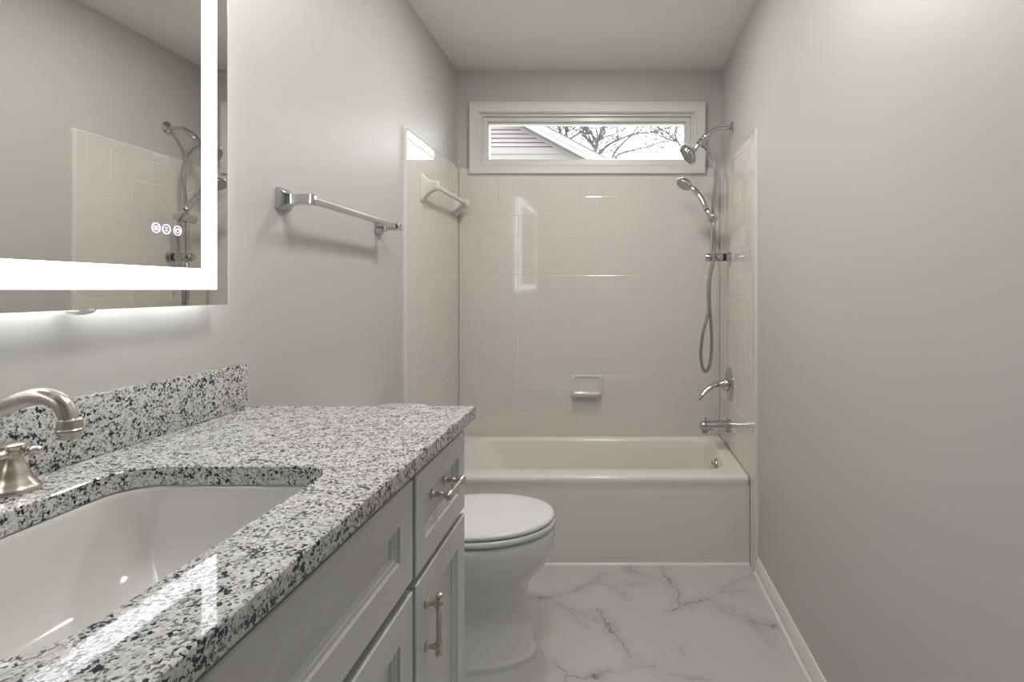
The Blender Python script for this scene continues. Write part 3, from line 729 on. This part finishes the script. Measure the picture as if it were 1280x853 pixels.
# ------------------------------------------------------------------ outdoors
struct(MB().box((-30, YB+.3, -.5), (30, 60, -.4)).build('ground', M['ground'], smooth=False))
def c3(cx, cy, Y): return P(580+cx/4.129, 120+cy/4.129, Y)
YH_ = 12.0
t = thing('neighbour_house', (-4.5, 15, -.4), 'pale house gable with lap siding and white sloping roof edge outside the window', 'house')
a, b_ = c3(310, 155, YH_), c3(640, 330, YH_); sl = (b_.z-a.z)/(b_.x-a.x)
def xr(z): return a.x+(z-a.z)/sl
ridge_x = -5.2; xleft = lambda z: 2*ridge_x-xr(z)
zfr1, zfr0 = c3(0, 268, YH_).z, c3(0, 345, YH_).z
mb = MB(); z = -.4; pitch = .094
def course(z0_, z1_):
    z1_ = min(z1_, a.z+sl*(ridge_x-a.x)-.02)
    xa0, xa1 = min(xr(z0_), 1.0), min(xr(z1_), 1.0)
    xb0_, xb1_ = max(xleft(z0_), -11.4), max(xleft(z1_), -11.4)
    prof_ = [(z0_, .02), (z0_+.020, .02), (z0_+.020, -.045), (z1_, -.030), (z1_, .05), (z0_, .05)]
    def xa(z_): return min(xr(z_), 1.0)
    def xb(z_): return max(xleft(z_), -11.4)
    mb.rings([[(xb(z_), YH_+d_, z_) for z_, d_ in prof_], [(xa(z_), YH_+d_, z_) for z_, d_ in prof_]])
while z < zfr0-pitch: course(z, z+pitch); z += pitch
z = zfr1
top = a.z+sl*(ridge_x-a.x)-.05
while z < top: course(z, z+pitch); z += pitch
mb.box((-11.4, YH_+.05, -.4), (1.0, 14.2, 3.2))
mb.build('siding_wall', M['siding'], t, smooth=False)
mb = MB(); zm = (zfr0+zfr1)/2
for k, (z0_, z1_, yy_) in enumerate(((zfr0-.09, zfr0+.10, .01), (zfr0+.10, zm+.02, .0), (zm+.02, zfr1+.0, .025))):
    mb.rings([[(xleft(z0_), y, z0_), (min(xr(z0_), 1), y, z0_), (min(xr(z1_), 1), y, z1_), (xleft(z1_), y, z1_)] for y in (YH_-.02-yy_, YH_+.05)])
mb.build('frieze_board', M['frieze'], t, smooth=False)
# rake boards, soffit and roof, both slopes
YR = 11.6
p0, p1 = c3(310, 155, YR), c3(640, 330, YR); q0 = c3(415, 155, YR)
s2 = (p1.z-p0.z)/(p1.x-p0.x); vt = (q0.x-p0.x)*-s2
def zr(x): return p0.z+s2*(x-p0.x)
def slope(x0_, x1_, lo, hi, y0_, y1_, mirror):
    f = (lambda x: 2*ridge_x-x) if mirror else (lambda x: x)
    return [[(f(x), y, zr(x)+d_) for x, d_ in ((x0_, lo), (x1_, lo), (x1_, hi), (x0_, hi))] for y in (y0_, y1_)]
m1, m2, m3 = MB(), MB(), MB()
for mir in (False, True):
    m1.rings(slope(ridge_x, 1.6, 0, vt, YR, YR+.03, mir)); m1.rings(slope(ridge_x, 1.6, vt*.45, vt*.99, YR-.02, YR, mir))
    m2.rings(slope(ridge_x, 1.6, -.01+.02, .05, YR+.03, YH_+.2, mir)); m2.rings(slope(ridge_x, 1.3, -.05, .02, YH_-.05, YH_+.0, mir))
    m3.rings(slope(ridge_x, 1.62, vt*.99, vt+.03, YR-.03, 14.4, mir))
m1.build('rake_board', M['rake'], t, smooth=False); m2.build('soffit', M['frieze'], t, smooth=False); m3.build('roof', M['shingle'], t, smooth=False)

# bare trees behind the house
def tree(name, base, limbs, trunk_r, Y, label, twigs, seed):
    rnd = random.Random(seed); mb = MB()
    tp = c3(base[0], base[1], Y)
    tr_ = spline([(tp.x+.25, Y+.2, -.42), (tp.x+.1, Y+.1, tp.z*.5), tp], 6)
    mb.tube(tr_, [trunk_r*(2.4-1.2*i/(len(tr_)-1)) for i in range(len(tr_))], 10)
    def twig(p, d, L_, r, dep):
        pts_ = [p]; dd = d.normalized()
        for k in range(4):
            dd = (dd+Vector((rnd.gauss(0, .22), rnd.gauss(0, .22), rnd.gauss(.05, .2)))).normalized(); pts_.append(pts_[-1]+dd*L_/4)
        mb.tube(pts_, [max(r*(1-.17*k), .0045) for k in range(5)], 5)
        if dep > 0:
            for k in range(3):
                q = pts_[rnd.randint(1, 4)]
                ax = Vector((rnd.gauss(0, 1), rnd.gauss(0, .6), rnd.gauss(.2, 1))).normalized()
                twig(q, dd*.8+ax*.8, L_*.62, r*.6, dep-1)
    for w_, r0, ln_ in limbs if False else [(l[0], l[1], l[2]) for l in limbs]:
        wob = rnd.uniform(-.5, .5)
        ctl = [c3(x, y, Y) for x, y in ln_]
        ctl = [Vector((p.x*(1+wob*k/len(ctl)/Y), p.y+wob*k/len(ctl), H+(p.z-H)*(1+wob*k/len(ctl)/Y))) for k, p in enumerate(ctl)]
        if w_: ctl = [tp]+ctl
        pts_ = spline(ctl, 5); n_ = len(pts_)
        rad = [max(.85*r0*(1-.78*i/n_), .009) for i in range(n_)]
        mb.tube(pts_, rad, 8)
        for k in range(int(twigs*1.5*n_/12)):
            i = rnd.randint(2, n_-2); dirv = pts_[i+1]-pts_[i-1]
            side_ = Vector((rnd.gauss(0, 1), rnd.gauss(0, .4), rnd.gauss(.1, 1))).normalized()
            twig(pts_[i], dirv.normalized()*.9+side_*.8, rnd.uniform(.5, 1.2), max(rad[i]*.35, .0085), 2)
    return tag(mb.build(name, M['bark'], ang=70), label, 'tree')
tree('bare_tree', (515, 330), [(1, .085, [(500, 215), (495, 180), (488, 150), (475, 90), (450, 20)]), (0, .075, [(515, 330), (525, 215), (532, 170), (548, 130), (580, 50)]),
     (0, .05, [(520, 260), (545, 225), (590, 195), (630, 170), (690, 135), (760, 80)])], .085, 17, 'bare leafless tree rising right behind the neighbouring roof edge', 7, 3)
tree('bare_tree', (672, 340), [(1, .075, [(680, 270), (690, 230), (702, 200), (720, 160), (738, 110), (745, 40)]), (0, .045, [(690, 235), (660, 200), (620, 172), (590, 150), (550, 100)]),
     (0, .05, [(690, 330), (700, 300), (740, 255), (800, 225), (870, 195), (900, 150), (920, 90)])], .08, 16, 'bare tree with a forked trunk in the middle of the window view', 7, 8)
tree('bare_tree', (775, 380), [(1, .042, [(770, 310), (800, 265), (845, 220), (885, 195), (960, 190), (1010, 175), (1080, 155), (1150, 130)]),
     (1, .038, [(785, 322), (805, 300), (870, 280), (950, 262), (1010, 240), (1065, 232), (1120, 200)])], .06, 15, 'low bare tree with long thin branches reaching across the window', 6, 12)
tree('bare_tree', (1175, 420), [(1, .045, [(1150, 300), (1120, 262), (1097, 225), (1090, 190), (1102, 150), (1110, 100)]), (0, .028, [(1090, 235), (1040, 218), (1000, 195), (975, 165)]),
     (0, .028, [(1100, 240), (1060, 200), (1010, 165), (960, 130)])], .06, 15.5, 'bare twiggy tree at the window side nearest the shower head', 5, 21)
